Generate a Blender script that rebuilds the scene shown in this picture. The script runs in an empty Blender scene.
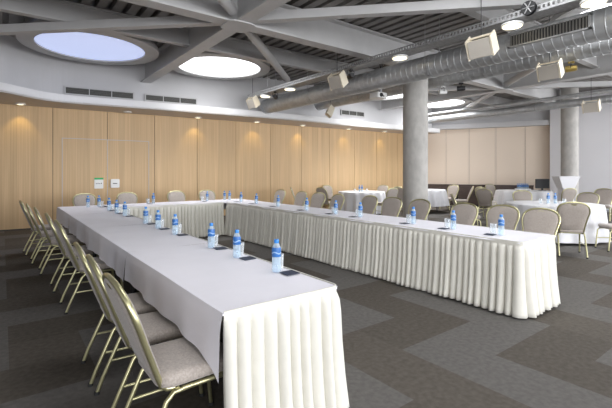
import bpy, math, random
from math import sin, cos, pi, radians, floor as fl
random.seed(7)
C = bpy.context.scene.collection
# ------------------------------------------------------------------ helpers
class MB:
    """collects shapes, links them as ONE mesh object"""
    def __init__(s): s.v = []; s.f = []; s.mi = []
    def add(s, vs, fs, m=0):
        b = len(s.v); s.v += [tuple(p) for p in vs]
        for q in fs: s.f.append(tuple(b + i for i in q)); s.mi.append(m)
        return s
    def box(s, x0, x1, y0, y1, z0, z1, m=0):
        vs = [(x, y, z) for z in (z0, z1) for y in (y0, y1) for x in (x0, x1)]
        return s.add(vs, [(0, 2, 3, 1), (4, 5, 7, 6), (0, 1, 5, 4), (2, 6, 7, 3), (0, 4, 6, 2), (1, 3, 7, 5)], m)
    def bar(s, a, b, w, h, m=0):
        """box of width w, height h from a to b; a, b are the centres of the bottom face ends"""
        dx, dy, dz = b[0]-a[0], b[1]-a[1], b[2]-a[2]
        L = math.hypot(dx, dy) or 1e-6; nx, ny = -dy/L*w/2, dx/L*w/2
        vs = []
        for p in (a, b):
            for sx, zz in ((-1, 0), (1, 0), (1, h), (-1, h)): vs.append((p[0]+nx*sx, p[1]+ny*sx, p[2]+zz))
        return s.add(vs, [(0, 1, 2, 3), (7, 6, 5, 4), (0, 4, 5, 1), (1, 5, 6, 2), (2, 6, 7, 3), (3, 7, 4, 0)], m)
    def prism(s, poly, z0, z1, m=0):
        n = len(poly)
        vs = [(x, y, z0) for x, y in poly] + [(x, y, z1) for x, y in poly]
        fs = [tuple(range(n))[::-1], tuple(range(n, 2*n))] + [(i, (i+1) % n, n+(i+1) % n, n+i) for i in range(n)]
        return s.add(vs, fs, m)
    def prism_axis(s, poly, a0, a1, axis, m=0):
        """poly in the two other axes (x: (y,z), y: (x,z))"""
        n = len(poly)
        def P(p, a): return (a, p[0], p[1]) if axis == 'x' else (p[0], a, p[1])
        vs = [P(p, a0) for p in poly] + [P(p, a1) for p in poly]
        fs = [tuple(range(n))[::-1], tuple(range(n, 2*n))] + [(i, (i+1) % n, n+(i+1) % n, n+i) for i in range(n)]
        return s.add(vs, fs, m)
    def tube(s, pts, r, n=8, closed=False, flat=1.0, m=0):
        from mathutils import Vector
        P = [Vector(p) for p in pts]; k = len(P); base = len(s.v)
        up = None; rings = []
        for i in range(k):
            if closed: t = P[(i+1) % k]-P[i-1]
            else: t = P[min(i+1, k-1)]-P[max(i-1, 0)]
            t.normalize()
            if up is None:
                up = Vector((0, 0, 1)) if abs(t.z) < .9 else Vector((0, 1, 0))
            a = t.cross(up)
            if a.length < 1e-5: a = t.cross(Vector((1, 0, 0)))
            a.normalize(); b = a.cross(t); b.normalize(); up = b
            rings.append([P[i]+a*(r*cos(2*pi*j/n))+b*(r*flat*sin(2*pi*j/n)) for j in range(n)])
        vs = [p for R in rings for p in R]; fs = []
        for i in range(k if closed else k-1):
            for j in range(n):
                i2 = (i+1) % k
                fs.append((i*n+j, i*n+(j+1) % n, i2*n+(j+1) % n, i2*n+j))
        if not closed: fs += [tuple(range(n))[::-1], tuple((k-1)*n+j for j in range(n))]
        return s.add(vs, fs, m)
    def lathe(s, prof, n=24, c=(0, 0, 0), axis='z', cap=True, m=0):
        vs = []; fs = []; k = len(prof)
        for r, h in prof:
            for j in range(n):
                a = 2*pi*j/n
                if axis == 'z': vs.append((c[0]+r*cos(a), c[1]+r*sin(a), c[2]+h))
                elif axis == 'y': vs.append((c[0]+r*cos(a), c[1]+h, c[2]-r*sin(a)))
                else: vs.append((c[0]+h, c[1]+r*cos(a), c[2]+r*sin(a)))
        for i in range(k-1):
            for j in range(n): fs.append((i*n+j, i*n+(j+1) % n, (i+1)*n+(j+1) % n, (i+1)*n+j))
        if cap: fs += [tuple(range(n))[::-1], tuple((k-1)*n+j for j in range(n))]
        return s.add(vs, fs, m)
    def loops(s, L, cap=True, m=0):
        n = len(L[0]); vs = [p for l in L for p in l]; fs = []
        for i in range(len(L)-1):
            for j in range(n): fs.append((i*n+j, i*n+(j+1) % n, (i+1)*n+(j+1) % n, (i+1)*n+j))
        if cap: fs += [tuple(range(n))[::-1], tuple((len(L)-1)*n+j for j in range(n))]
        return s.add(vs, fs, m)
    def build(s, name, mat=None, parent=None, smooth=False, angle=35):
        me = bpy.data.meshes.new(name); me.from_pydata(s.v, [], s.f)
        mats = mat if isinstance(mat, (list, tuple)) else [mat]
        for x in mats: me.materials.append(x)
        for p, i in zip(me.polygons, s.mi): p.material_index = i
        me.update()
        if smooth:
            me.polygons.foreach_set('use_smooth', [True]*len(me.polygons))
            me.set_sharp_from_angle(angle=radians(angle))
        o = bpy.data.objects.new(name, me); C.objects.link(o)
        if parent is not None: o.parent = parent
        return o

def tag(o, label=None, cat=None, group=None, kind=None):
    if label: o['label'] = label
    if cat: o['category'] = cat
    if group: o['group'] = group
    if kind: o['kind'] = kind
    return o
def thing(name, label, cat, loc=(0, 0, 0), rz=0, group=None):
    o = bpy.data.objects.new(name, None); C.objects.link(o)
    o.location = loc; o.rotation_euler = (0, 0, rz); o.empty_display_size = .1
    return tag(o, label, cat, group)
def struct(mb, name, mat, **k): return tag(mb.build(name, mat, **k), kind='structure')
def dup(root, loc, rz=0, label=None, group=None):
    r = root.copy(); C.objects.link(r); r.location = loc; r.rotation_euler = (0, 0, rz)
    if label: r['label'] = label
    if group: r['group'] = group
    for ch in list(root.children):
        c = ch.copy(); C.objects.link(c); c.parent = r
        for g in ch.children:
            d = g.copy(); C.objects.link(d); d.parent = c
    return r
def rrect(w, d, r, n=5, cx=0, cy=0):
    out = []
    for sx, sy, a0 in ((1, 1, 0), (-1, 1, 90), (-1, -1, 180), (1, -1, 270)):
        for i in range(n+1):
            a = radians(a0+90*i/n)
            out.append((cx+sx*(w/2-r)+r*cos(a), cy+sy*(d/2-r)+r*sin(a)))
    return out
def spline(pts, n=6):
    out = []
    for i in range(len(pts)-1):
        p0 = pts[max(i-1, 0)]; p1 = pts[i]; p2 = pts[i+1]; p3 = pts[min(i+2, len(pts)-1)]
        for k in range(n):
            t = k/n
            out.append(tuple(.5*((2*b)+(c-a)*t+(2*a-5*b+4*c-d)*t*t+(3*b-a-3*c+d)*t**3) for a, b, c, d in zip(p0, p1, p2, p3)))
    out.append(tuple(pts[-1])); return out
ORD = ['nearest', 'second', 'third', 'fourth', 'fifth', 'sixth', 'seventh', 'eighth', 'ninth', 'tenth', 'eleventh', 'twelfth', 'thirteenth']

# ------------------------------------------------------------------ materials
def mat(name, col, rough=.6, metal=0, vary=0, scale=8, stretch=(1, 1, 1), bump=0, bscale=None, spec=.5, sheen=0):
    m = bpy.data.materials.new(name); m.use_nodes = True
    nt = m.node_tree; N = nt.nodes; L = nt.links; b = N['Principled BSDF']
    b.inputs['Base Color'].default_value = (*col, 1); b.inputs['Roughness'].default_value = rough
    b.inputs['Metallic'].default_value = metal; b.inputs['Specular IOR Level'].default_value = spec
    if sheen: b.inputs['Sheen Weight'].default_value = sheen
    tc = N.new('ShaderNodeTexCoord'); mp = N.new('ShaderNodeMapping'); mp.inputs['Scale'].default_value = stretch
    L.new(tc.outputs['Object'], mp.inputs['Vector'])
    if vary:
        no = N.new('ShaderNodeTexNoise'); no.inputs['Scale'].default_value = scale; no.inputs['Detail'].default_value = 4
        L.new(mp.outputs['Vector'], no.inputs['Vector'])
        r = N.new('ShaderNodeValToRGB')
        r.color_ramp.elements[0].position = .3; r.color_ramp.elements[1].position = .7
        r.color_ramp.elements[0].color = (*[c*(1-vary) for c in col], 1)
        r.color_ramp.elements[1].color = (*[min(1, c*(1+vary)) for c in col], 1)
        L.new(no.outputs['Fac'], r.inputs['Fac']); L.new(r.outputs['Color'], b.inputs['Base Color'])
    if bump:
        n2 = N.new('ShaderNodeTexNoise'); n2.inputs['Scale'].default_value = bscale or scale; n2.inputs['Detail'].default_value = 3
        L.new(mp.outputs['Vector'], n2.inputs['Vector'])
        bp = N.new('ShaderNodeBump'); bp.inputs['Strength'].default_value = bump; bp.inputs['Distance'].default_value = .02
        L.new(n2.outputs['Fac'], bp.inputs['Height']); L.new(bp.outputs['Normal'], b.inputs['Normal'])
    return m
def emis(name, col, st):
    m = bpy.data.materials.new(name); m.use_nodes = True; nt = m.node_tree
    b = nt.nodes['Principled BSDF']; b.inputs['Base Color'].default_value = (*col, 1)
    b.inputs['Emission Color'].default_value = (*col, 1); b.inputs['Emission Strength'].default_value = st
    return m
def glassy(name, col, trans, rough=.03):
    """thin clear wall: part see-through, part glossy/diffuse"""
    m = bpy.data.materials.new(name); m.use_nodes = True; nt = m.node_tree; N = nt.nodes; L = nt.links
    N.remove(N['Principled BSDF'])
    t = N.new('ShaderNodeBsdfTransparent'); t.inputs['Color'].default_value = (*col, 1)
    p = N.new('ShaderNodeBsdfPrincipled'); p.inputs['Base Color'].default_value = (*col, 1); p.inputs['Roughness'].default_value = rough
    p.inputs['Specular IOR Level'].default_value = .8
    mx = N.new('ShaderNodeMixShader'); lw = N.new('ShaderNodeLayerWeight'); lw.inputs['Blend'].default_value = .35
    mr = N.new('ShaderNodeMapRange'); mr.inputs['To Min'].default_value = 1-trans; mr.inputs['To Max'].default_value = min(1, 1.45-trans)
    L.new(lw.outputs['Facing'], mr.inputs['Value']); L.new(mr.outputs['Result'], mx.inputs['Fac'])
    L.new(t.outputs['BSDF'], mx.inputs[1]); L.new(p.outputs['BSDF'], mx.inputs[2])
    L.new(mx.outputs['Shader'], N['Material Output'].inputs['Surface'])
    return m
M = {}
M['cloth'] = mat('white_tablecloth', (.73, .715, .765), .8, vary=.03, scale=3, bump=.12, bscale=5, sheen=.2)
M['skirt'] = mat('ivory_skirt', (.67, .652, .585), .8, vary=.03, scale=12, bump=.05, bscale=30, sheen=.2)
M['round_cloth'] = mat('white_round_cloth', (.68, .68, .70), .8, vary=.02, scale=4, sheen=.2)
M['fabric'] = mat('taupe_weave', (.37, .325, .288), .75, vary=.18, scale=90, bump=.15, bscale=160, sheen=.3)
M['gold'] = mat('champagne_metal', (.54, .51, .30), .32, .85, vary=.06, scale=10)
M['rubber'] = mat('black_rubber', (.02, .02, .02), .7)
M['carpet_d'] = mat('carpet_dark', (.092, .081, .068), .95, vary=.16, scale=25, bump=.3, bscale=220, spec=.15)
M['carpet_m'] = mat('carpet_mid', (.101, .089, .075), .95, vary=.16, scale=25, bump=.3, bscale=220, spec=.15)
M['carpet_l'] = mat('carpet_light', (.128, .120, .112), .95, vary=.14, scale=25, bump=.3, bscale=220, spec=.15)
M['white'] = mat('white_plaster', (.56, .555, .56), .75, vary=.02, scale=2)
M['fascia'] = mat('fascia_white', (.70, .695, .69), .7, vary=.02, scale=2)
M['soffit'] = mat('soffit_paint', (.62, .56, .50), .7, vary=.02, scale=3)
M['grey_wall'] = mat('grey_paint', (.84, .84, .87), .7, vary=.02, scale=1)
M['beam'] = mat('painted_steel', (.50, .495, .49), .5, vary=.05, scale=3)
M['deck'] = mat('dark_deck', (.24, .225, .21), .5, .1, vary=.2, scale=3)
M['duct'] = mat('galvanised_steel', (.47, .48, .485), .42, .55, vary=.10, scale=9, bump=.03, bscale=40)
M['tray'] = mat('tray_steel', (.42, .42, .42), .45, .7, vary=.2, scale=20)
M['concrete'] = mat('concrete', (.42, .405, .38), .85, vary=.12, scale=7, stretch=(1, 1, .6), bump=.15, bscale=22)
M['cream'] = mat('cream_plastic', (.74, .67, .53), .5)
M['grille_cloth'] = mat('speaker_grille', (.52, .48, .42), .7, vary=.05, scale=120)
M['black'] = mat('black_plastic', (.015, .015, .016), .45)
M['dark_metal'] = mat('dark_metal', (.05, .05, .05), .4, .6)
M['alu'] = mat('aluminium', (.62, .63, .66), .35, .85)
M['vent_dark'] = mat('vent_dark', (.05, .05, .045), .6)
M['louvre'] = mat('vent_louvre', (.12, .115, .10), .5, .2)
M['slat'] = mat('vent_slat', (.22, .21, .19), .5, .3)
M['beige'] = mat('beige_partition', (.80, .68, .56), .7, vary=.03, scale=60)
M['seam'] = mat('seam_dark', (.06, .045, .03), .8)
M['seam_b'] = mat('seam_brown', (.25, .20, .16), .8)
M['dark_wood'] = mat('dark_brown_wood', (.085, .060, .050), .45, vary=.2, scale=6, stretch=(1, 1, 6))
M['navy'] = mat('navy_card', (.02, .03, .06), .6)
M['cap'] = mat('blue_cap', (.03, .22, .62), .4)
M['label'] = mat('blue_label', (.02, .13, .40), .4)
M['label_w'] = mat('label_white', (.30, .45, .68), .4)
M['pet'] = glassy('clear_plastic', (.80, .90, .98), .74, .08)
M['glass'] = glassy('clear_glass', (.95, .97, .98), .86, .03)
M['green'] = mat('green_strip', (.03, .42, .12), .5)
M['plate'] = mat('white_plate', (.82, .82, .80), .5)
M['brass'] = mat('brass', (.45, .33, .10), .35, .8)
M['screen'] = mat('dark_screen', (.012, .012, .014), .5)
M['sky1'] = emis('skylight_pane_blue', (.44, .50, .72), 1.0)
M['sky2'] = emis('skylight_pane', (.95, .97, 1.0), 3.0)
M['lamp'] = emis('lamp_glow', (1.0, .90, .62), 2.6)
M['lamp_off'] = mat('lamp_frosted', (.85, .85, .83), .5)
def wood():
    m = bpy.data.materials.new('oak_veneer'); m.use_nodes = True; nt = m.node_tree; N = nt.nodes; L = nt.links; b = N['Principled BSDF']
    tc = N.new('ShaderNodeTexCoord'); mp = N.new('ShaderNodeMapping'); mp.inputs['Scale'].default_value = (34, 34, .5)
    L.new(tc.outputs['Object'], mp.inputs['Vector'])
    no = N.new('ShaderNodeTexNoise'); no.inputs['Scale'].default_value = 1; no.inputs['Detail'].default_value = 5
    L.new(mp.outputs['Vector'], no.inputs['Vector'])
    r = N.new('ShaderNodeValToRGB'); r.color_ramp.elements[0].position = .3; r.color_ramp.elements[1].position = .72
    r.color_ramp.elements[0].color = (.53, .355, .182, 1); r.color_ramp.elements[1].color = (.645, .452, .248, 1)
    L.new(no.outputs['Fac'], r.inputs['Fac'])
    # veneer leaves: strips of slightly different tone
    sx = N.new('ShaderNodeSeparateXYZ'); L.new(tc.outputs['Object'], sx.inputs['Vector'])
    ml = N.new('ShaderNodeMath'); ml.operation = 'MULTIPLY'; ml.inputs[1].default_value = 1/.145; L.new(sx.outputs['X'], ml.inputs[0])
    fo = N.new('ShaderNodeMath'); fo.operation = 'FLOOR'; L.new(ml.outputs[0], fo.inputs[0])
    wn = N.new('ShaderNodeTexWhiteNoise'); wn.noise_dimensions = '1D'; L.new(fo.outputs[0], wn.inputs['W'])
    mr = N.new('ShaderNodeMapRange'); mr.inputs['To Min'].default_value = .93; mr.inputs['To Max'].default_value = 1.05
    L.new(wn.outputs['Value'], mr.inputs['Value'])
    mx = N.new('ShaderNodeMix'); mx.data_type = 'RGBA'; mx.blend_type = 'MULTIPLY'; mx.inputs[0].default_value = 1
    L.new(r.outputs['Color'], mx.inputs[6]); L.new(mr.outputs['Result'], mx.inputs[7])
    L.new(mx.outputs[2], b.inputs['Base Color']); b.inputs['Roughness'].default_value = .5
    return m
M['wood'] = wood()

# ------------------------------------------------------------------ the room
CAM_H = 1.45
X0, X1, Y0 = -3.0, 17.3, -4.0
DECK = 4.42
def back_y(x): return 12.25-.065*x             # the wood wall runs a little askew to the tables
BEIGE = ((15.3, 11.25), (17.75, 6.6))          # folding partition at the right end
# floor: carpet tiles in a stepped pattern
fm = MB(); T = .51
for i in range(-7, 36):
    for j in range(-18, 24):
        x, y = .04+i*T, .08+j*T
        d = (i-j) % 4
        light = d in (2, 3, 0) and (i % 2 or j % 2)
        m = 2 if light else (1 if random.random() < .35 else 0)
        fm.add([(x, y, 0), (x+T, y, 0), (x+T, y+T, 0), (x, y+T, 0)], [(0, 1, 2, 3)], m)
fm.box(-3.6, 18.6, -9.4, 12.6, -.2, -.02)
struct(fm, 'floor', [M['carpet_d'], M['carpet_m'], M['carpet_l']])
# ceiling deck: trapezoid ribs along Y
dm = MB(); P = .25; prof = []
x = -3.4
while x < 18.6:
    prof += [(x, DECK), (x+.15, DECK), (x+.155, DECK+.11), (x+.245, DECK+.11)]; x += P
n = len(prof)
dm.add([(a, -9.3, z) for a, z in prof]+[(a, 12.8, z) for a, z in prof], [(i, i+1, n+i+1, n+i) for i in range(n-1)])
dm.box(-3.6, 18.8, -9.4, 12.9, DECK+.13, DECK+.3)
struct(dm, 'ceiling', M['deck'])
# back wall: wood panels on a dark backing, real joints between the panels
L_ANG = math.atan(-.065)
wm = MB()
seams = [-3.3, -2.0, -.42, 1.04, 2.31, 3.56, 4.83, 6.12, 7.40, 8.68, 9.95, 11.2, 12.4, 13.6, 14.8, 15.4]
for a, b in zip(seams[:-1], seams[1:]):
    wm.box(a+.006, b-.006, 0, .06, 0, 3.1, 0)
wm.box(-3.3, 15.4, .03, .25, 0, 4.6, 1)
wb = struct(wm, 'wall_back', [M['wood'], M['seam']])
wb.location = (0, 12.25, 0); wb.rotation_euler = (0, 0, L_ANG)
bb = MB().box(-3.3, 15.3, -.012, 0, 0, .025)
o = struct(bb, 'baseboard_back', M['black']); o.location = wb.location; o.rotation_euler = wb.rotation_euler
# double door flush in the panels
dr = MB(); 
dr.box(1.24, 1.255, -.008, 0, 0, 2.33); dr.box(3.39, 3.405, -.008, 0, 0, 2.33); dr.box(1.255, 3.39, -.008, 0, 2.315, 2.33); dr.box(2.305, 2.32, -.008, 0, 0, 2.315)
o = struct(dr, 'door_1', M['beam']); o.location = wb.location; o.rotation_euler = wb.rotation_euler
# soffit with a waved white fascia and the white bulkhead above it
front = [(-3.0, 10.3), (-1.2, 10.25), (-.35, 10.28), (.02, 10.4), (.35, 10.68), (.75, 10.98), (1.3, 11.1), (2.2, 11.0), (4.5, 10.72), (8.0, 10.45), (10.1, 10.5), (15.0, 10.22)]
fr = spline(front, 5)
poly = fr+[(15.0, back_y(15)+.02), (-3.0, back_y(-3)+.02)]
sm = MB()
sm.prism(poly, 3.1, 3.13, 0)
n = len(fr)
sm.prism(fr+[(x, y+.06) for x, y in reversed(fr)], 3.095, 3.29, 1)
sm.prism([(x, y+.05) for x, y in fr]+[(15.0, back_y(15)), (-3.0, back_y(-3))], 3.27, 3.29, 1)
struct(sm, 'trim_1', [M['soffit'], M['fascia']])
um = MB(); bk = [(x, y+.42) for x, y in fr]
um.prism(bk+[(x, y+.1) for x, y in reversed(bk)], 3.28, DECK+.1)
struct(um, 'wall_bulkhead', M['white'])
def bulk_y(x):
    for (a, ya), (b, yb) in zip(bk[:-1], bk[1:]):
        if a <= x <= b: return ya+(yb-ya)*(x-a)/(b-a)
    return bk[-1][1]
# beige folding partition, right end
(ax, ay), (bx, by) = BEIGE
LB = math.hypot(bx-ax, by-ay); AB = math.atan2(by-ay, bx-ax)
bm = MB(); ss = [0, .95, 1.9, 2.95, 4.05, LB]
for a, b in zip(ss[:-1], ss[1:]): bm.box(a+.005, b-.005, 0, .06, 0, 3.3, 0)
bm.box(LB-.01, LB+.6, 0, .06, 0, 3.3, 0); bm.box(-.3, LB-.05, .04, .2, 0, 4.6, 1); bm.box(LB-.05, LB+.6, .05, .2, 0, 4.6, 0)
for a in ss[1:-1]: bm.box(a-.045, a-.041, -.002, .01, 0, 3.3, 1)
o = struct(bm, 'wall_partition', [M['beige'], M['seam_b']]); o.location = (ax, ay, 0); o.rotation_euler = (0, 0, AB)
tm = MB(); tm.box(-.3, LB+.3, -.35, .04, 3.3, 3.36); tm.box(-.3, LB+.3, -.35, -.3, 3.36, 3.5); tm.box(-.3, LB+.3, -.12, .1, 3.36, DECK+.1)
o = struct(tm, 'trim_2', M['white']); o.location = (ax, ay, 0); o.rotation_euler = (0, 0, AB)
# right wall, left wall, window wall behind the camera
rw = MB()
rw.box(17.2, 17.4, 3.4, 6.75, 0, 4.6); rw.box(17.2, 17.4, -9.2, 3.4, 0, .3); rw.box(17.2, 17.4, -9.2, 3.4, 3.3, 4.6)
rw.box(17.2, 17.4, -9.2, -3.6, .3, 3.3); rw.box(17.25, 18.4, 6.45, 6.6, 0, 4.6)
struct(rw, 'wall_right', M['grey_wall'])
struct(MB().box(17.185, 17.2, 3.4, 6.6, 0, .08), 'baseboard_right', M['alu'])
lw = MB(); lw.box(-3.2, -3.0, -2.7, 12.6, 0, 4.6); lw.box(-3.2, -3.0, -9.2, -8.3, 0, 4.6); lw.box(-3.2, -3.0, -8.3, -2.7, 0, .4); lw.box(-3.2, -3.0, -8.3, -2.7, 3.6, 4.6)
struct(lw, 'wall_left', M['white'])
wf = MB()
for k in range(4): wf.box(-3.14, -3.06, -8.3+5.6*k/3-.03, -8.3+5.6*k/3+.03, .4, 3.6)
struct(wf, 'window_9', M['alu'])  # unseen left window, added to brighten surfaces that face left
fw = MB(); WX0, WX1, WZ1 = -1.5, 15.6, 3.9
fw.box(-3.2, WX0, -9.2, -9.0, 0, 4.6); fw.box(WX1, 17.4, -9.2, -9.0, 0, 4.6); fw.box(WX0, WX1, -9.2, -9.0, 0, .3); fw.box(WX0, WX1, -9.2, -9.0, WZ1, 4.6)
struct(fw, 'wall_front', M['white'])
wf = MB()
for k in range(8):
    x = WX0+(WX1-WX0)*k/7; wf.box(x-.03, x+.03, -9.14, -9.06, .3, WZ1)
wf.box(WX0, WX1, -9.14, -9.06, .3, .36); wf.box(WX0, WX1, -9.14, -9.06, WZ1-.06, WZ1)
struct(wf, 'window_1', M['alu'])
wf = MB()
for k in range(5):
    y = -3.6+7.0*k/4; wf.box(17.26, 17.34, y-.03, y+.03, .3, 3.3)
struct(wf, 'window_2', M['alu'])

# steelwork
def ibeam(name, a, b, zb, h, w, tf=.03, tw=.03, m='beam'):
    mb = MB(); mb.bar((*a, zb), (*b, zb), w, tf); mb.bar((*a, zb+h-tf), (*b, zb+h-tf), w, tf); mb.bar((*a, zb+tf), (*b, zb+tf), tw, h-2*tf)
    return struct(mb, name, M[m])
ZB = 3.86
ibeam('ceiling_girder', (-3, 5.95), (17.2, 5.95), ZB, .54, .26)
ibeam('ceiling_cross_beam', (3.1, -9.0), (3.1, 11.4), ZB, .54, .26)
ibeam('ceiling_cross_beam', (11.9, -9.0), (11.9, 10.75), ZB, .54, .26)
for y, xe in ((8.1, 17.2), (3.6, 17.2), (1.0, 17.2)): ibeam('ceiling_joist', (-3, y), (xe, y), 4.05, .36, .15)
for cx in (3.1, 11.9):
    struct(MB().prism(rrect(.48, .48, .12, 3, cx, 5.95), 3.84, 3.862), 'ceiling_gusset', M['beam'])
    for s in (1, -1):
        struct(MB().bar((cx+.1*s, 5.95-.1*s, 3.9), (cx+5.2*s, 5.95-5.4*s if s > 0 else 5.95+5.0, 3.9), .15, .14), 'ceiling_diagonal', M['beam'])
        a = (cx+.2*s, 5.95+.2*s, 4.0); b = (cx+(3.2 if s > 0 else 4.6)*s, 5.95+(3.2 if s > 0 else 4.6)*s, 4.0)
        struct(MB().tube([a, b], .085, 14), 'ceiling_brace', M['beam'], smooth=True)
# columns
def column(x, y, r, top):
    return struct(MB().lathe([(r, 0), (r, top)], 40, (x, y, 0)), 'column', M['concrete'], smooth=True)
column(7.75, 5.95, .285, ZB); column(15.8, 5.57, .265, DECK)

# skylights
def skylight(x, y, r, rim, key, label):
    t = thing('round_skylight', label, 'skylight', (x, y, 4.10), 0, 'round skylights between the beams')
    MB().lathe([(r, 0), (r+rim, 0), (r+rim, .10), (r, .10), (r, 0)], 64, cap=False).build('rim', M['beam'], t, True)
    MB().lathe([(r, .09), (r+.02, .30), (r+.02, .28), (r-.02, .09)], 64, cap=False).build('shaft', M['white'], t, True)
    MB().lathe([(.01, .075), (r*.5, .068), (r*.85, .05), (r-.005, .03), (r-.005, .045), (r*.85, .07), (r*.5, .085), (.01, .09)], 64, cap=True).build('pane', M[key], t, True)
    return t
skylight(1.55, 9.65, 1.05, .29, 'sky1', 'bluish round skylight with a grey rim, at the far left')
skylight(4.45, 9.52, 1.03, .25, 'sky2', 'bright white round skylight right of the steel cross beam')
skylight(10.5, 9.35, .98, .2, 'sky2', 'distant round skylight partly behind the near concrete column')
skylight(13.6, 9.37, .98, .2, 'sky2', 'distant round skylight just right of the near concrete column')

# unseen skylights, added over the front half of the hall for more overhead light
for k, (x, y) in enumerate(((1.55, 2.3), (4.45, 2.3), (8.6, 2.0), (13.0, -1.6), (1.55, -2.6), (4.45, -2.6))):
    wmb = MB().lathe([(1.04, 0), (1.3, 0), (1.3, .10), (1.04, .10), (1.04, 0)], 48, (x, y, 4.10), cap=False)
    wmb.lathe([(.01, .07), (.9, .05), (1.035, .03), (1.035, .045), (.9, .065), (.01, .085)], 48, (x, y, 4.10), m=1)
    struct(wmb, f'window_{k+3}', [M['beam'], M['sky2']], smooth=True)

# ------------------------------------------------------------------ ducts and tray
def duct(x, z, r, y0, y1, label, step=.13, hang=()):
    t = thing('ceiling_duct', label, 'duct', (x, y0, z))
    p = []; y = 0; L = y1-y0
    while y < L-step:
        p += [(r, y), (r, y+step-.022), (r+.005, y+step-.016), (r+.005, y+step-.006)]; y += step
    p.append((r, L))
    MB().lathe(p, 28, axis='y').build('pipe', M['duct'], t, True, 25)
    MB().lathe([(r+.02, 0), (r+.02, .06)], 28, (0, L-.06, 0), 'y').build('end_collar', M['duct'], t, True)
    for h in hang:
        hb = MB(); yy = h-y0
        hb.lathe([(r+.005, 0), (r+.012, 0), (r+.012, .03), (r+.005, .03)], 28, (0, yy-.015, 0), 'y', cap=False)
        for s in (-1, 1): hb.tube([(s*(r+.01), yy, 0), (s*(r+.01), yy, DECK-z)], .006, 6)
        hb.build('hanger', M['tray'], t, True)
    return t
A = duct(6.5, 3.45, .215, -3.9, 10.55, 'large galvanised spiral duct in front, with a long air grille', hang=(.5, 4.6, 8.2))
GY = 5.85
gr = MB(); gr.box(-.265, -.215, GY, GY+1.10, -.09, -.07); gr.box(-.265, -.215, GY, GY+1.10, .09, .11); gr.box(-.265, -.215, GY, GY+.03, -.09, .11); gr.box(-.265, -.215, GY+1.07, GY+1.10, -.09, .11)
g = gr.build('air_grille', M['tray'], A)
MB().box(-.235, -.205, GY+.03, GY+1.07, -.07, .09).build('grille_back', M['vent_dark'], g)
sb = MB()
for k in range(26): sb.box(-.258, -.237, GY+.045+k*.04, GY+.057+k*.04, -.07, .09)
sb.build('vanes', M['slat'], g)
duct(8.45, 3.71, .20, -3.9, 10.4, 'galvanised spiral duct running behind the near concrete column', hang=(1.0, 4.6, 8.4))
duct(14.2, 3.58, .12, -3.9, 10.2, 'slim galvanised duct hung before the beige partition', hang=(1.0, 6.0))
duct(13.5, 3.70, .06, -3.9, 10.2, 'thin galvanised conduit beside the distant slim duct', hang=(2.0, 7.0))
# cable tray over the front duct
t = thing('ceiling_cable_tray', 'perforated cable tray running above the large front duct', 'cable tray', (5.88, -3.9, 3.60))
tm = MB(); LT = 14.3
tm.box(-.14, .14, 0, LT, 0, .012)
for s in (-1, 1): 
    tm.box(s*.14-.006, s*.14+.006, 0, LT, .0, .03); tm.box(s*.14-.006, s*.14+.006, 0, LT, .075, .095)
for k in range(int(LT/.06)):
    for s in (-1, 1): tm.box(s*.14-.006, s*.14+.006, k*.06, k*.06+.028, .03, .075)
tm.build('tray_rails', M['tray'], t)
tm = MB()
for k in range(3): tm.tube([(-.08+.07*k, .1+LT*i/24, .035+.008*sin(i*1.7+k)) for i in range(24)], .018, 6)
tm.build('cables', M['black'], t, True)
tm = MB()
for y in (2.2, 6.2, 10.4, 13.2):
    for s in (-1, 1): tm.tube([(s*.13, y, 0), (s*.13, y, DECK-3.60)], .006, 6)
tm.build('hanger', M['tray'], t)
# loudspeakers: wedge cabinets with cream side plates
def speaker(label, loc, rz=0):
    t = thing('hanging_speaker', label, 'speaker', loc, rz, 'cream loudspeakers under the ceiling'); t.scale = (.88,)*3
    # local: face looks to -X and down, length along Y
    MB().prism_axis([(-.12, .13), (.10, .13), (.14, -.02), (-.02, -.15)], -.2, .2, 'y').build('cabinet', M['cream'], t)
    MB().prism_axis([(-.128, .12), (-.118, .125), (-.03, -.145), (-.04, -.15)], -.19, .19, 'y').build('speaker_face', M['grille_cloth'], t)
    for s in (-1, 1):
        MB().prism_axis([(-.05, .22), (-.01, .26), (.03, .22), (.15, -.03), (-.02, -.17), (-.14, .13)], s*.215-.012, s*.215+.012, 'y').build('side_plate', M['cream'], t)
    MB().box(-.03, .0, -.21, .21, .19, .22).build('yoke', M['cream'], t)
    MB().tube([(-.015, 0, .2), (-.015, 0, (DECK-loc[2])/.88)], .006, 8).build('drop_rod', M['dark_metal'], t, True)
    return t
speaker('cream loudspeaker hanging before the duct left of the air grille', (5.66, 3.15, 3.27))
speaker('cream loudspeaker hanging low under the rear duct at upper right', (8.15, 3.2, 3.30))
speaker('cream loudspeaker hanging left of the near concrete column', (5.66, 6.35, 3.34))
speaker('small far cream loudspeaker at the duct end by the bulkhead', (5.75, 10.1, 3.40))
speaker('far cream loudspeaker under the duct above the long table', (8.15, 9.5, 3.28), 2.6)
speaker('far cream loudspeaker at the right edge above the grey wall', (13.0, 4.05, 3.22))
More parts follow.
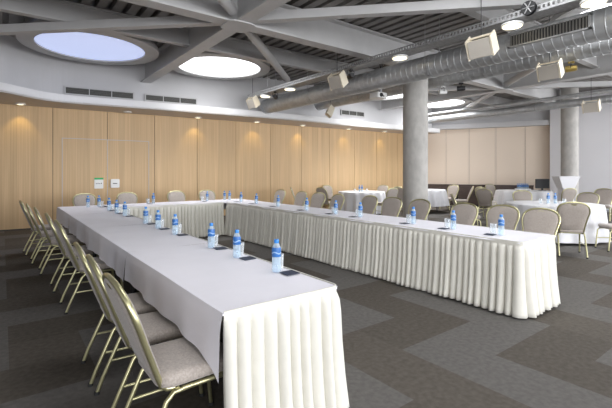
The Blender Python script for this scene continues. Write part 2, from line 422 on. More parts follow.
# round downlights under the tray
for y, lb in zip((9.6, 8.4, 4.85, 2.8, 1.80), ('farthest', 'second farthest', 'middle', 'second nearest', 'nearest')):
    t = thing('round_downlight', f'{lb} round downlight under the cable tray', 'downlight', (5.86, y, 3.60), 0, 'downlights under the cable tray')
    MB().lathe([(.09, 0), (.145, -.02), (.15, -.05), (.135, -.055)], 28, cap=True).build('housing', M['plate'], t, True)
    MB().lathe([(.01, -.060), (.13, -.062), (.13, -.056)], 28, cap=True).build('diffuser', M['lamp'], t, True)
def spot(label, loc, m, aim, group='track spotlights under the ceiling'):
    t = thing('track_spotlight', label, 'spotlight', loc, aim, group)
    MB().lathe([(.045, 0), (.055, .04), (.06, .18), (.052, .18), (.05, .12)], 18, (0, -.09, -.13), 'y').build('lamp_head', M[m], t, True)
    MB().tube([(-.07, 0, -.13), (-.07, 0, -.03), (.07, 0, -.03), (.07, 0, -.13)], .008, 6).build('yoke', M['dark_metal'], t)
    MB().box(-.025, .025, -.05, .05, -.035, 0).build('adaptor', M[m], t)
    return t
spot('black track spotlight right of the near concrete column', (8.45, 5.2, 3.5), 'black', .6)
spot('white track spotlight beside the near concrete column', (8.45, 5.68, 3.5), 'plate', 1.0)
spot('brass track spotlight right of the low loudspeaker', (8.45, 2.95, 3.5), 'brass', .2)
spot('black spotlight clipped below the cable tray, upper middle', (5.86, 6.15, 3.60), 'black', -.4)
spot('black spotlight at the far end of the cable tray', (5.86, 9.1, 3.60), 'black', -.8)
# cable reel on the tray
t = thing('hanging_cable_reel', 'round black cable reel on the tray above the air grille', 'cable reel', (5.70, 2.5, 3.67))
MB().lathe([(.085, -.03), (.095, -.03), (.095, -.022), (.06, -.022), (.06, .022), (.095, .022), (.095, .03), (.085, .03)], 24, axis='x').build('drum', M['black'], t, True)
rm = MB()
for k in range(6):
    a = k*pi/3; rm.tube([(-.034, 0, 0), (-.034, .08*cos(a), .08*sin(a))], .008, 6)
rm.build('spokes', M['tray'], t)
# projector on a silver pole by the column
t = thing('hanging_projector', 'white projector hanging beside the near concrete column', 'projector', (7.35, 6.75, 3.24))
MB().loops([[(x, y, z) for x, y in rrect(.34, .30, .04)] for z in (0, .13)]).build('body', M['plate'], t, True)
MB().lathe([(.04, 0), (.05, .03), (.045, .03), (.035, .01)], 18, (-.06, -.18, .065), 'y').build('lens', M['black'], t, True)
MB().box(-.05, .05, -.152, -.148, .03, .06).build('air_vent', M['vent_dark'], t)
MB().tube([(.0, 0, .13), (0, 0, DECK-3.24)], .0, 8) if False else None
MB().box(.22, .25, .1, .16, .05, DECK-3.24).build('pole', M['alu'], t)
MB().box(.0, .25, .1, .16, .13, .16).build('pole_arm', M['alu'], t)
cb = MB()
for k in range(4): cb.tube(spline([(.2, .1, 1.05), (.05-.05*k, .0-.1*k, .9-.05*k), (-.02-.06*k, -.1, .55), (.12, .05, .25), (.05, .05, .12)], 6), .007, 6)
cb.build('cable', M['black'], t, True)

# soffit downlights over the wood wall
SX = [(.35, 1), (2.75, 0), (4.72, 1), (6.7, 1), (8.5, 1), (10.6, 1), (12.5, 1)]
for k, (x, on) in enumerate(SX):
    y = back_y(x)-.30
    lb = ['leftmost lit downlight in the soffit over the wood wall', 'unlit white downlight in the soffit above the double door',
          'lit soffit downlight below the bright white skylight', 'lit soffit downlight below the far end of the cable tray',
          'fifth soffit downlight from the left over the wood wall', 'sixth soffit downlight from the left over the wood wall', 'soffit downlight over the wood wall nearest the concrete column'][k]
    t = thing('soffit_downlight', lb, 'downlight', (x, y, 3.1), 0, 'downlights in the wood wall soffit')
    MB().lathe([(.075, .0), (.11, 0), (.11, -.02), (.075, -.03)], 24, cap=False).build('trim_ring', M['plate'], t, True)
    MB().lathe([(.01, -.026), (.075, -.024), (.075, -.01)], 24).build('diffuser', M['lamp'] if on else M['lamp_off'], t, True)
    if on:
        l = bpy.data.lights.new('soffit_spot', 'SPOT'); l.energy = 11; l.color = (1, .74, .22); l.spot_size = radians(75); l.spot_blend = .6; l.shadow_soft_size = .05
        ob = bpy.data.objects.new('soffit_spot', l); C.objects.link(ob); ob.location = (x, y, 3.05); ob.rotation_euler = (radians(18), 0, 0)
# bulkhead air vents
def wall_vent(x0, x1, z0, z1, label):
    ya, yb = bulk_y(x0), bulk_y(x1); L = math.hypot(x1-x0, yb-ya)
    t = thing('wall_vent', label, 'air vent', (x0, ya-.035, z0), math.atan2(yb-ya, x1-x0), 'long air vents in the white bulkhead')
    h = z1-z0; f = MB()
    f.box(-.03, L+.03, -.02, 0, -.03, 0); f.box(-.03, L+.03, -.02, 0, h, h+.03); f.box(-.03, 0, -.02, 0, 0, h); f.box(L, L+.03, -.02, 0, 0, h)
    for k in range(1, 3): f.box(L*k/3-.008, L*k/3+.008, -.018, 0, 0, h)
    f.build('vent_frame', M['beam'], t)
    MB().box(-.02, L+.02, -.006, .04, -.02, h+.02).build('vent_back', M['vent_dark'], t)
    s = MB()
    for k in range(4): s.box(0, L, -.015, -.007, h*(k+.5)/4-.003, h*(k+.5)/4+.003)
    s.build('louvres', M['louvre'], t)
wall_vent(1.25, 2.78, 3.39, 3.54, 'long dark air vent in the bulkhead below the bluish skylight')
wall_vent(3.1, 4.45, 3.39, 3.53, 'long dark air vent in the bulkhead below the bright skylight')
wall_vent(9.9, 11.0, 3.55, 3.70, 'far dark air vent in the bulkhead left of the column')

# notices on the door
def on_wall(x, z): return (x*cos(L_ANG), 12.25+x*sin(L_ANG), z)
t = thing('notice_plate', 'white notice plate with green top strip on the door', 'sign', on_wall(2.10, .98), L_ANG)
MB().loops([[(x, y, z) for x, z in rrect(.22, .29, .015, cy=.15)] for y in (0, -.02)]).build('plate', M['plate'], t)
MB().box(-.11, .11, -.024, -.019, .25, .30).build('green_strip', M['green'], t)
s = MB()
for k in range(4): s.box(-.07+.04*k, -.05+.04*k, -.023, -.0195, .13, .15+.01*(k % 2))
s.build('print_marks', M['dark_metal'], t)
t = thing('lock_box', 'small white lock box on the right door leaf', 'box', on_wall(2.5, 1.0), L_ANG)
MB().loops([[(x, y, z) for x, z in rrect(.22, .24, .03, cy=.12)] for y in (0, -.06)]).build('cover', M['plate'], t)
MB().box(-.06, .05, -.066, -.059, .11, .13).build('slot', M['dark_metal'], t)

# ------------------------------------------------------------------ chairs
def make_chair():
    t = thing('banquet_chair', 'x', 'chair', group='x')
    L = []
    for z, s in ((.405, .93), (.415, .985), (.435, 1.0), (.455, .985), (.468, .94), (.474, .80)):
        L.append([(x*s, y*s, z) for x, y in rrect(.42, .43, .07, 6)])
    MB().loops(L).build('seat', M['fabric'], t, True, 60)
    tilt = lambda z: -.205-(z-.45)*.37
    half = [(.175, .44), (.188, .55), (.209, .66), (.229, .745), (.231, .80), (.211, .864), (.155, .908), (.08, .928), (0, .935)]
    right = spline(half, 4); out = right+[(-x, z) for x, z in reversed(right[:-1])]
    zc = .69
    def layer(s, off): return [(x*s, tilt(zc+(z-zc)*s)+off, zc+(z-zc)*s) for x, z in out]
    MB().loops([layer(.5, .026), layer(.86, .024), layer(.945, .014), layer(.955, -.008), layer(.90, -.018), layer(.5, -.02)]).build('backrest', M['fabric'], t, True, 60)
    arch = [(x, tilt(z), z) for x, z in out]
    foot = [(.168, -.19, .415), (.17, -.165, .395), (.172, -.11, .388)]
    path = [( x, y, z) for x, y, z in reversed(foot)]+arch[1:-1]+[(-x, y, z) for x, y, z in foot]
    MB().tube(path, .0145, 8).build('back_frame', M['gold'], t, True, 60)
    # hand slot in the crown of the back
    zt = .895; hl = [(.045*cos(a), .013*sin(a)) for a in [2*pi*k/16 for k in range(16)]]
    MB().loops([[(x, tilt(zt+z)+o, zt+z) for x, z in hl] for o in (.024, -.020)]).build('hand_slot', M['gold'], t, True)
    for s in (-1, 1):
        lg = MB().tube([(s*.195, .10, .385), (s*.195, .17, .38), (s*.197, .20, .35), (s*.20, .225, .10), (s*.202, .235, .012)], .0125, 8).build('leg', M['gold'], t, True, 60)
        MB().lathe([(.016, 0), (.016, .02)], 10, (s*.202, .236, 0)).build('rubber_foot', M['rubber'], lg)
        lg = MB().tube([(s*.195, -.06, .385), (s*.195, -.14, .38), (s*.195, -.175, .345), (s*.2, -.285, .10), (s*.2, -.318, .012)], .0125, 8).build('leg', M['gold'], t, True, 60)
        MB().lathe([(.016, 0), (.016, .02)], 10, (s*.2, -.32, 0)).build('rubber_foot', M['rubber'], lg)
        MB().tube([(s*.198, -.242, .20), (s*.198, .213, .20)], .009, 8).build('stretcher', M['gold'], t, True, 60)
    f = MB()
    for s in (-1, 1): f.tube([(s*.195, -.10, .386), (s*.195, .13, .386)], .0125, 8)
    f.tube([(-.195, .12, .39), (.195, .12, .39)], .011, 8); f.tube([(-.195, -.12, .39), (.195, -.12, .39)], .011, 8)
    f.build('seat_frame', M['gold'], t, True, 60)
    return t
chair0 = make_chair(); first_used = [False]
def chair(x, y, face, label, group):
    """face: heading in degrees, 0 = +X, 90 = +Y"""
    rz = radians(face-90)
    if not first_used[0]:
        first_used[0] = True; chair0.location = (x, y, 0); chair0.rotation_euler = (0, 0, rz)
        chair0['label'] = label; chair0['group'] = group; return chair0
    return dup(chair0, (x, y, 0), rz, label, group)
GA = 'banquet chairs along the left table'
ys = [2.13, 2.68, 3.22, 4.92, 5.83, 6.9, 7.75, 8.6]; xs = [.80, .80, .80, .83, .81, .75, .69, .63]
for k, y in enumerate(ys):
    lb = ('gold framed taupe banquet chair nearest the camera, at the left table' if k == 0 else
          'gold framed taupe chair farthest back on the left table\'s outer side' if k == len(ys)-1 else
          f'gold framed taupe chair, {ORD[k]} from the near end of the left table')
    chair(xs[k], y, random.uniform(-3, 3), lb, GA)
GB = 'banquet chairs behind the far cross table'
for x, lb in zip((1.5, 2.44, 3.64, 4.5), ('cream looking chair behind the cross table, leftmost by the door frame', 'pale chair behind the cross table, right of the double door seam',
                 'pale chair behind the cross table, third from the left', 'pale chair behind the cross table, rightmost of four')):
    chair(x, 10.12, 270+random.uniform(-5, 5), lb, GB)
GC = 'banquet chairs along the far side of the right table'
cs = [(5.6, 2.42), (5.72, 3.0), (5.62, 3.62), (5.78, 4.62), (5.85, 5.3), (5.85, 5.95), (5.65, 6.75), (5.75, 7.5), (5.8, 8.3), (5.9, 9.4)]
for k, (x, y) in enumerate(cs):
    lb = ('taupe chair behind the right table, nearest its front end' if k == 0 else 'taupe chair behind the right table, farthest back near the corner' if k == 9 else
          f'taupe chair behind the right table, {ORD[k]} from its front end')
    chair(x, y, 180+random.uniform(-6, 6), lb, GC)
GR = 'banquet chairs around the round tables'
rc = [(7.92, 2.80, 30, 'pale grey chair with its back turned, before the near round table'),
      (9.0, 2.42, 135, 'chair cut by the right edge of the picture, beside the near round table'),
      (11.05, 3.62, 180, 'taupe chair at the right rear of the near round table'),
      (10.95, 4.87, 220, 'taupe chair between the near round table and the monitor table'),
      (8.42, 4.98, -51, 'taupe chair sideways at the left of the near round table'),
      (14.05, 4.1, 190, 'pale chair beyond the near round table, in front of the grey wall'),
      (11.75, 6.35, 10, 'white lit chair seen from the side, left of the monitor table'),
      (12.9, 6.95, -10, 'chair drawn up to the left side of the monitor table'),
      (15.75, 8.15, 250, 'cream chair in front of the dark sideboard, left of the water pack'),
      (14.0, 5.18, 60, 'cream chair standing directly in front of the white lectern'),
      (12.77, 7.85, 125, 'cream chair in profile right of the small table behind the column'),
      (13.35, 8.75, 180, 'cream chair behind the one in profile, by the column'),
      (8.45, 9.9, 5, 'dark taupe chair at the left of the far round table'),
      (9.74, 11.17, 270, 'white lit chair between the far round table and wood wall'),
      (7.75, 10.4, -37, 'chair seen edge on beside the wood wall, left of the far round table'),
      (11.2, 10.3, 190, 'brown chair on the right of the far round table'),
      (9.7, 8.62, 85, 'white lit chair turned towards the far round table, near the column'),
      (11.0, 8.9, 5, 'pale chair between the far round table and the concrete column')]
for x, y, f, lb in rc: chair(x, y, f, lb, GR)

# ------------------------------------------------------------------ conference tables
TH = .75
AX0, AX1, AY0, AY1 = .87, 1.627, 1.85, 9.25
CX0, CX1, CY0, CY1 = 4.10, 4.84, 1.87, 9.25
BY0, BY1 = 8.40, 9.25
def folding_table(x0, x1, y0, y1, label):
    t = thing('folding_table', label, 'table', ((x0+x1)/2, (y0+y1)/2, 0), 0, 'folding tables under the U of cloths')
    w, d = (x1-x0)/2-.012, (y1-y0)/2-.012
    MB().loops([[(x, y, z) for x, y in rrect(2*w, 2*d, .02, 3)] for z in (TH-.03, TH-.006)]).build('tabletop', M['dark_wood'], t)
    for sx in (-1, 1):
        for sy in (-1, 1):
            px, py = sx*(w-.03), sy*(d-.02)
            MB().tube([(px, py, TH-.03), (px, py, 0)], .016, 8).build('leg', M['black'], t, True)
    b = MB()
    for sy in (-1, 1): b.tube([(-(w-.03), sy*(d-.02), .70), (w-.03, sy*(d-.02), .70)], .01, 6)
    b.build('crossbar', M['black'], t, True)
    return t
def edge_wave(s, k): return .006*sin(s*7+k)+.004*sin(s*17+2*k)
def cloth(x0, x1, y0, y1, drops, label, dz=0.0, seed=0):
    """flat top with a sheet hanging over the sides named in drops: {'l','r','n','f': depth}"""
    mb = MB(); z = TH+dz; e = .004
    def top(x, y): return z+.0012*sin(x*9+seed)*sin(y*5+seed*2)
    nx, ny = 10, 26
    g = [(x0+(x1-x0)*i/nx, y0+(y1-y0)*j/ny) for j in range(ny+1) for i in range(nx+1)]
    mb.add([(x, y, top(x, y)) for x, y in g], [(j*(nx+1)+i, j*(nx+1)+i+1, (j+1)*(nx+1)+i+1, (j+1)*(nx+1)+i) for j in range(ny) for i in range(nx)])
    for side, dep in drops.items():
        n = 60; rows = 7; V = []
        for r in range(rows+1):
            q = r/rows
            for i in range(n+1):
                u = i/n
                if side == 'l': yn = y0-(.03 if seed == 0 else 0); p, nn, s = (x0, yn+(y1-yn)*u), (-1, 0), (y1-y0)*u
                elif side == 'r': p, nn, s = (x1, y0+(y1-y0)*u), (1, 0), (y1-y0)*u
                elif side == 'n': p, nn, s = (x0+(x1-x0)*u, y0), (0, -1), (x1-x0)*u
                else: p, nn, s = (x0+(x1-x0)*u, y1), (0, 1), (x1-x0)*u
                o = .003+.010*min(1, q*4)+q*(1.8*edge_wave(s, seed)+.010)
                zz = top(*p)-dep*q*(1+.04*sin(s*3+seed)+(.4*math.exp(-s/.07) if side == 'l' and seed == 0 else 0)) - (.004*(1-(1-min(1, q*6))**2))
                V.append((p[0]+nn[0]*(o if r else 0), p[1]+nn[1]*(o if r else 0), zz))
        mb.add(V, [(r*(n+1)+i, r*(n+1)+i+1, (r+1)*(n+1)+i+1, (r+1)*(n+1)+i) for r in range(rows) for i in range(n)])
    o = mb.build('tablecloth', M['cloth'], None, True, 50)
    return tag(o, label, 'tablecloth', 'white cloths on the conference tables')
nA = 4; dA = (AY1-AY0)/nA
pos4 = ['at the near end', 'second from the near end', 'third from the near end', 'at the far end']
for k in range(nA):
    a, b = AY0+dA*k, AY0+dA*(k+1)
    folding_table(AX0, AX1, a, b, f'folding table under the left row of cloths, {pos4[k]}')
    cloth(AX0-.004, AX1+.004, a, b, {'l': .24, 'r': .012, **({'n': .012} if k == 0 else {}), **({'f': .24} if k == 3 else {})},
          f'white cloth on the left table row, {pos4[k]}', 0, k*1.3)
dC = (CY1-CY0)/4
for k in range(4):
    a, b = CY0+dC*k, CY0+dC*(k+1)
    folding_table(CX0, CX1, a, b, f'folding table under the right row of cloths, {pos4[k]}')
    cloth(CX0-.004, CX1+.004, a, b, {'r': .24, 'l': .012, **({'n': .012} if k == 0 else {}), **({'f': .24} if k == 3 else {})},
          f'white cloth on the right table row, {pos4[k]}', 0, 4+k*1.3)
bx0, bx1 = AX1+.045, CX0-.045
for k in range(2):
    a, b = bx0+(bx1-bx0)*k/2, bx0+(bx1-bx0)*(k+1)/2
    folding_table(a, b, BY0, BY1, f'folding table under the far cross table cloth, {"left" if k == 0 else "right"} half')
    cloth(a, b, BY0-.004, BY1+.004, {'n': .012, 'f': .24}, f'white cloth on the far cross table, {"left" if k == 0 else "right"} half', 0, 9+k)
# pleated skirts
def skirt(path, label, pitch=.088, seed=1):
    """path: corner points along the table edges, outside on the right hand"""
    P = [path[0]]; rc = .035
    for a, b, c in zip(path[:-2], path[1:-1], path[2:]):
        la, lc = math.dist(a, b), math.dist(b, c)
        p = (b[0]+(a[0]-b[0])/la*rc, b[1]+(a[1]-b[1])/la*rc); q = (b[0]+(c[0]-b[0])/lc*rc, b[1]+(c[1]-b[1])/lc*rc)
        for i in range(7):
            t = i/6; P.append(tuple((1-t)**2*p[k]+2*t*(1-t)*b[k]+t*t*q[k] for k in (0, 1)))
    P.append(path[-1])
    cum = [0]
    for a, b in zip(P[:-1], P[1:]): cum.append(cum[-1]+math.dist(a, b))
    L = cum[-1]
    def at(s):
        s = min(max(s, 0), L); i = 0
        while i < len(P)-2 and cum[i+1] < s: i += 1
        a, b = P[i], P[i+1]; d = cum[i+1]-cum[i]; t = (s-cum[i])/d
        return a[0]+(b[0]-a[0])*t, a[1]+(b[1]-a[1])*t, (b[1]-a[1])/d, -(b[0]-a[0])/d
    rnd = random.Random(seed); knots = [0]
    while knots[-1] < L: knots.append(knots[-1]+pitch*rnd.uniform(.82, 1.2))
    k = L/knots[-1]; knots = [q*k for q in knots]
    S = []
    for a, b in zip(knots[:-1], knots[1:]):
        amp = rnd.uniform(.8, 1.2); f = rnd.uniform(-.2, .2)
        for ph, h in ((0, 0), (.08, .40), (.22, .78), (.40, .98), (.58, .98), (.76, .78), (.91, .40)):
            S.append((a+(b-a)*ph, h*amp, f))
    S.append((L, 0, 0))
    rows = [(.745, .0, .013), (.715, .0, .014), (.70, .30, .014), (.67, .55, .014), (.60, .72, .014), (.42, .85, .016), (.22, 1.0, .026), (.06, 1.12, .040), (.022, 1.15, .044)]
    V = []
    for z, am, off in rows:
        for s, h, f in S:
            d = off+.052*am*h
            x, y, nx, ny = at(s+f*.05*am*h)
            V.append((x+nx*d, y+ny*d, z+(.004*sin(s*5+seed) if z < .1 else 0)))
    n = len(S); mb = MB()
    mb.add(V, [(r*n+i, r*n+i+1, (r+1)*n+i+1, (r+1)*n+i) for r in range(len(rows)-1) for i in range(n-1)])
    o = mb.build('table_skirt', M['skirt'], None, True, 75)
    sd = o.modifiers.new('cloth_thickness', 'SOLIDIFY'); sd.thickness = .003; sd.offset = -1
    tag(o, label, 'table skirt', 'pleated skirts on the conference tables')
    hb = MB(); n2 = max(2, int(L/.012)); V = []
    for z, off in ((.753, .012), (.753, .021), (.712, .023), (.712, .012)):
        for i in range(n2+1):
            x, y, nx, ny = at(L*i/n2); e = off+.0008*sin(L*i/n2*25); V.append((x+nx*e, y+ny*e, z))
    hb.add(V, [(r*(n2+1)+i, r*(n2+1)+i+1, (r+1)*(n2+1)+i+1, (r+1)*(n2+1)+i) for r in range(3) for i in range(n2)])
    hb.build('header_band', M['skirt'], o, True)
    return o
YS = 6.55
skirt([(AX0+.008, AY0), (AX1, AY0), (AX1, BY0-.09)], 'pleated ivory skirt round the near end of the left table', .080, 3)
skirt([(AX1+.09, BY0), (CX0-.09, BY0)], 'pleated ivory skirt on the front of the far cross table', .078, 5)
skirt([(CX0, BY0), (CX0, YS+.003)], 'pleated ivory skirt, far short piece on the right table\'s inner side', .076, 6)
skirt([(CX0, YS-.003), (CX0, CY0), (CX1, CY0), (CX1, CY0+.9)], 'long pleated ivory skirt wrapping the near end of the right table', .076, 7)

# ------------------------------------------------------------------ bottles, glasses, coasters
def make_bottle():
    t = thing('water_bottle', 'x', 'bottle', group='x')
    MB().lathe([(.002, .0), (.026, .0), (.031, .006), (.031, .05), (.0295, .055), (.031, .06), (.031, .10), (.031, .155), (.029, .168), (.020, .188), (.0135, .200), (.0135, .206)], 18).build('body', M['pet'], t, True, 50)
    MB().lathe([(.0318, .105), (.0323, .107), (.0323, .158), (.030, .169)], 18, cap=False).build('label_band', M['label'], t, True)
    MB().lathe([(.0318, .035), (.0322, .04), (.0322, .09), (.0318, .095)], 18, cap=False).build('lower_band', M['label_w'], t, True) if False else None
    lw = MB(); 
    V = [(.0328*cos(a), .0328*sin(a), z+.006*sin(3*a)) for z in (.128, .137) for a in [2*pi*i/18 for i in range(18)]]
    lw.add(V, [(i, (i+1) % 18, 18+(i+1) % 18, 18+i) for i in range(18)])
    lw.build('label_emblem', M['label_w'], t)
    MB().lathe([(.0165, .198), (.0170, .200), (.0170, .219), (.0155, .223), (.004, .224)], 16).build('cap', M['cap'], t, True)
    return t
def make_glass():
    t = thing('drinking_glass', 'x', 'glass', group='x')
    MB().lathe([(.002, 0), (.027, 0), (.030, .004), (.036, .105), (.0355, .106), (.0345, .105), (.0285, .010), (.002, .008)], 20).build('bowl', M['glass'], t, True, 50)
    return t
bottle0, glass0 = make_bottle(), make_glass()
coaster0 = MB().loops([[(x, y, z) for x, y in rrect(.105, .105, .006, 2)] for z in (0, .004)]).build('coaster', M['navy'])
tag(coaster0, 'x', 'coaster', 'x')
bu, gu, cu = [0], [0], [0]
def put(src, cnt, x, y, z, rz, label, group):
    if cnt[0] == 0:
        src.location = (x, y, z); src.rotation_euler = (0, 0, rz); src['label'] = label; src['group'] = group
    else: dup(src, (x, y, z), rz, label, group)
    cnt[0] += 1
ZT = TH+.0055
def setting(x, y, gx, gy, kx, ky, where, grp):
    put(bottle0, bu, x, y, ZT, random.uniform(0, 6), f'blue capped water bottle {where}', f'water bottles on the {grp}')
    if gx is not None:
        put(coaster0, cu, x+kx, y+ky, ZT, random.uniform(-.15, .15), f'dark navy square coaster {where}', f'coasters on the {grp}')
        put(glass0, gu, x+gx, y+gy, ZT, 0, f'clear drinking glass {where}', f'drinking glasses on the {grp}')
ya = [2.34, 2.92, 3.44, 4.4, 4.98, 5.56, 6.7, 7.2, 7.83, 8.75]
for k, y in enumerate(ya):
    w = ('nearest the front end of the left table' if k == 0 else 'at the farthest place on the left table' if k == len(ya)-1 else f'{ORD[k]} from the front end of the left table')
    setting(1.52+random.uniform(-.01, .01), y, .058, .058, .047, -.092, w, 'left table')
put(bottle0, bu, 1.33, 8.78, ZT, 1, 'blue capped water bottle alone in the far left table corner', 'water bottles on the left table')
for x, w in ((2.62, 'on the left half of the far cross table'), (3.86, 'on the right half of the far cross table')):
    setting(x, 8.95, -.10, .05, -.10, -.08, w, 'cross table')
put(bottle0, bu, 4.32, 8.98, ZT, 2, 'left bottle of the pair at the far right table corner', 'water bottles on the right table')
put(bottle0, bu, 4.43, 8.93, ZT, 2.5, 'right bottle of the pair at the far right table corner', 'water bottles on the right table')
yc = [2.2, 2.78, 3.38, 4.36, 4.92, 5.7, 6.66, 7.5, 8.2]
for k, y in enumerate(yc):
    w = ('nearest the front end of the right table' if k == 0 else 'farthest back along the right table edge' if k == len(yc)-1 else f'{ORD[k]} from the front end of the right table')
    setting(4.36+random.uniform(-.015, .015), y, .06, .12, -.075, .085, w, 'right table')

# ------------------------------------------------------------------ round tables
def round_table(x, y, r, h, name_where, drop=.70, seed=0):
    t = thing('round_table', f'round table {name_where}', 'table', (x, y, 0), 0, 'round tables at the back of the hall')
    MB().lathe([(r-.03, h-.035), (r-.02, h-.03), (r-.02, h-.006), (r-.03, h-.005)], 40).build('tabletop', M['dark_wood'], t)
    for a in (45, 135, 225, 315):
        c, s = cos(radians(a))*r*.6, sin(radians(a))*r*.6
        MB().tube([(c, s, h-.03), (c*1.05, s*1.05, 0)], .017, 8).build('leg', M['black'], t, True)
    mb = MB(); n = 144; L = []; rnd = random.Random(seed); ph = [rnd.uniform(0, 6) for _ in range(3)]; nf = rnd.choice((15, 17, 19))
    for q in range(11):
        ring = []
        for j in range(n):
            a = 2*pi*j/n
            w = .55*sin(nf*a+ph[0])+.35*sin((nf-6)*a+ph[1])+.2*sin((nf+9)*a+ph[2])
            if q < 3: rr, zz = (.01, r*.7, r-.012)[q], h
            elif q == 3: rr, zz = r, h-.006
            else:
                f = (q-3)/7; rr = r+.012+.055*f+.095*f*w; zz = h-drop*f+.01*f*w
            ring.append((rr*cos(a), rr*sin(a), zz))
        L.append(ring)
    mb.loops(L, cap=False)
    o = mb.build('round_tablecloth', M['round_cloth'], None, True, 50); o.location = (x, y, 0)
    tag(o, f'white cloth draped over the round table {name_where}', 'tablecloth', 'white cloths on the round tables')
T1, T2, T3, T4 = (9.94, 9.91), (12.1, 8.95), (9.55, 3.70), (15.2, 6.85)
round_table(*T1, .80, .755, 'at the far wood wall, left of the column', seed=1)
round_table(*T2, .78, .80, 'behind the near concrete column', .55, seed=2)
round_table(*T3, .92, .755, 'nearest, behind the right conference table', seed=3)
round_table(*T4, .92, .755, 'in front of the far partition, carrying the monitor', seed=4)
def rset(T, dx, dy, h, w, glass=None):
    put(bottle0, bu, T[0]+dx, T[1]+dy, h+.001, 1.5, f'blue capped water bottle {w}', 'water bottles on the round tables')
    if glass: put(glass0, gu, T[0]+dx+glass[0], T[1]+dy+glass[1], h+.001, 0, f'clear drinking glass {w}', 'drinking glasses on the round tables')
rset(T1, -.14, -.05, .755, 'on the far round table, left of two', (-.13, .10)); rset(T1, -.06, -.09, .755, 'on the far round table, right of two', (.13, -.10))
rset(T3, -.08, .05, .755, 'on the near round table, left of two', (-.13, .10)); rset(T3, .05, -.04, .755, 'on the near round table, right of two', (.04, -.16))

# ------------------------------------------------------------------ back right corner
def along(s, off): return (ax+(bx-ax)/LB*s+(by-ay)/LB*off, ay+(by-ay)/LB*s-(bx-ax)/LB*off)
for k, (s0, s1) in enumerate(((.05, 1.45), (1.5, 2.78), (2.86, 4.3))):
    p = along((s0+s1)/2, .26); w = (s1-s0)/2
    t = thing('sideboard', ['dark brown sideboard by the partition, leftmost behind the column', 'dark brown sideboard by the partition, middle one', 'dark brown sideboard by the partition, rightmost behind the round table'][k], 'sideboard', (*p, 0), AB, 'dark sideboards along the partition')
    MB().box(-w, w, -.22, .22, .04, .86).build('carcass', M['dark_wood'], t)
    MB().box(-w-.01, w+.01, -.24, .23, .86, .89).build('top', M['dark_wood'], t)
    MB().box(-w+.03, w-.03, -.19, .2, 0, .04).build('plinth', M['black'], t)
    for s in (-1, 1):
        d = MB().box(min(0, s*w)+.01, max(0, s*w)-.01, -.235, -.22, .07, .83).build('door', M['dark_wood'], t)
        MB().box(s*.05-.006, s*.05+.006, -.255, -.235, .42, .56).build('handle', M['dark_metal'], d)
t = thing('monitor', 'black flat monitor standing on the far round table', 'monitor', (15.72, 6.42, .757), radians(-37))
MB().loops([[(x, y, z) for x, z in rrect(.50, .34, .012, cy=.25)] for y in (-.02, .02)]).build('casing', M['black'], t)
MB().box(-.235, .235, -.023, -.0195, .095, .405).build('screen', M['screen'], t)
MB().box(-.03, .03, -.005, .03, .01, .12).build('stand', M['black'], t)
MB().loops([[(x, y, z) for x, y in rrect(.24, .16, .03)] for z in (0, .012)]).build('base', M['black'], t)
t = thing('water_pack_tray', 'white tray holding a pack of water bottles on the far round table', 'tray', (15.58, 7.05, .757), radians(-37))
MB().box(-.23, .23, -.15, .15, 0, .012).build('tray_base', M['plate'], t)
for a in ((-.23, -.215, -.15, .15), (.215, .23, -.15, .15), (-.23, .23, -.15, -.135), (-.23, .23, .135, .15)): MB().box(*a, .012, .05).build('tray_side', M['plate'], t)
for i in range(5):
    for j in range(2):
        ca, sa = cos(radians(-37)), sin(radians(-37)); lx, ly = -.16+.08*i, -.05+.1*j
        put(bottle0, bu, 15.58+lx*ca-ly*sa, 7.05+lx*sa+ly*ca, .77, i, f'water bottle in the tray, {ORD[i] if i else "first"} from left, {"front" if j == 0 else "back"} row', 'water bottles in the white tray')
t = thing('lectern', 'white flared lectern in front of the far column', 'lectern', (14.85, 5.35, 0), radians(-37))
def ring(w, d, z, y=0): return [(x, yy+y, z) for x, yy in rrect(w, d, .015, 2)]
MB().loops([ring(.38, .34, .03), ring(.34, .30, .9)]).build('pedestal', M['round_cloth'], t)
MB().loops([ring(.40, .32, .9), ring(.68, .42, 1.27)]).build('flared_top', M['round_cloth'], t)
MB().loops([ring(.70, .44, 1.27), ring(.70, .44, 1.29)]).build('reading_board', M['round_cloth'], t)
MB().loops([ring(.50, .42, 0), ring(.50, .42, .03)]).build('foot_plate', M['plate'], t)

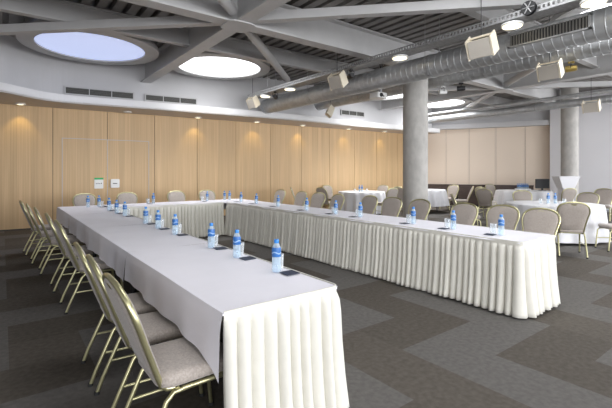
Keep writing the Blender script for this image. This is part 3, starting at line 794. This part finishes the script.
# ------------------------------------------------------------------ light, world, camera
def area(name, loc, rot, sx, sy, e, col):
    l = bpy.data.lights.new(name, 'AREA'); l.shape = 'RECTANGLE'; l.size = sx; l.size_y = sy; l.energy = e; l.color = col
    o = bpy.data.objects.new(name, l); C.objects.link(o); o.location = loc; o.rotation_euler = rot; return o
DAY = (.97, .975, 1.0)
area('daylight_front', ((WX0+WX1)/2, -9.02, 2.1), (radians(90), 0, 0), WX1-WX0-.2, 3.5, 1750, DAY)
area('daylight_right', (17.22, -.1, 1.8), (radians(90), 0, radians(90)), 6.8, 2.9, 560, DAY)
area('added_fill_left', (-3.02+.04, -5.5, 2.0), (radians(90), 0, radians(-90)), 5.4, 3.0, 420, DAY)  # fill light through the added left window
for x, y, r, e in ((1.62, 9.65, 1.9, 14), (4.45, 9.52, 2.0, 42), (10.5, 9.35, 2.0, 80), (13.6, 9.37, 2.0, 60), (1.55, 2.3, 2.0, 6), (4.45, 2.3, 2.0, 14), (8.6, 2.0, 2.0, 70), (13.0, -1.6, 2.0, 90), (1.55, -2.6, 2.0, 16), (4.45, -2.6, 2.0, 24)):  # front-half entries are overhead fill under the added skylights
    l = bpy.data.lights.new('skylight_daylight', 'AREA'); l.shape = 'DISK'; l.size = r; l.energy = e; l.color = DAY; l.spread = radians(110)
    o = bpy.data.objects.new('skylight_daylight', l); C.objects.link(o); o.location = (x, y, 4.09)
w = bpy.data.worlds.new('World'); bpy.context.scene.world = w; w.use_nodes = True
w.node_tree.nodes['Background'].inputs[0].default_value = (.75, .86, 1, 1); w.node_tree.nodes['Background'].inputs[1].default_value = 1.2
sc = bpy.context.scene
cam = bpy.data.cameras.new('Camera'); co = bpy.data.objects.new('Camera', cam); C.objects.link(co); sc.camera = co
co.location = (0, 0, CAM_H); co.rotation_euler = (radians(90), 0, radians(-37.2))
cam.sensor_width = 36; cam.sensor_fit = 'HORIZONTAL'; cam.lens = 400/612*36; cam.shift_y = -(204-171.5)/612; cam.clip_start = .05
vs = sc.view_settings; vs.view_transform = 'Standard'; vs.look = 'None'; vs.gamma = 1; vs.exposure = .03; vs.use_curve_mapping = False
sc.cycles.use_denoising = True; sc.cycles.max_bounces = 10; sc.cycles.diffuse_bounces = 5; sc.cycles.transparent_max_bounces = 16
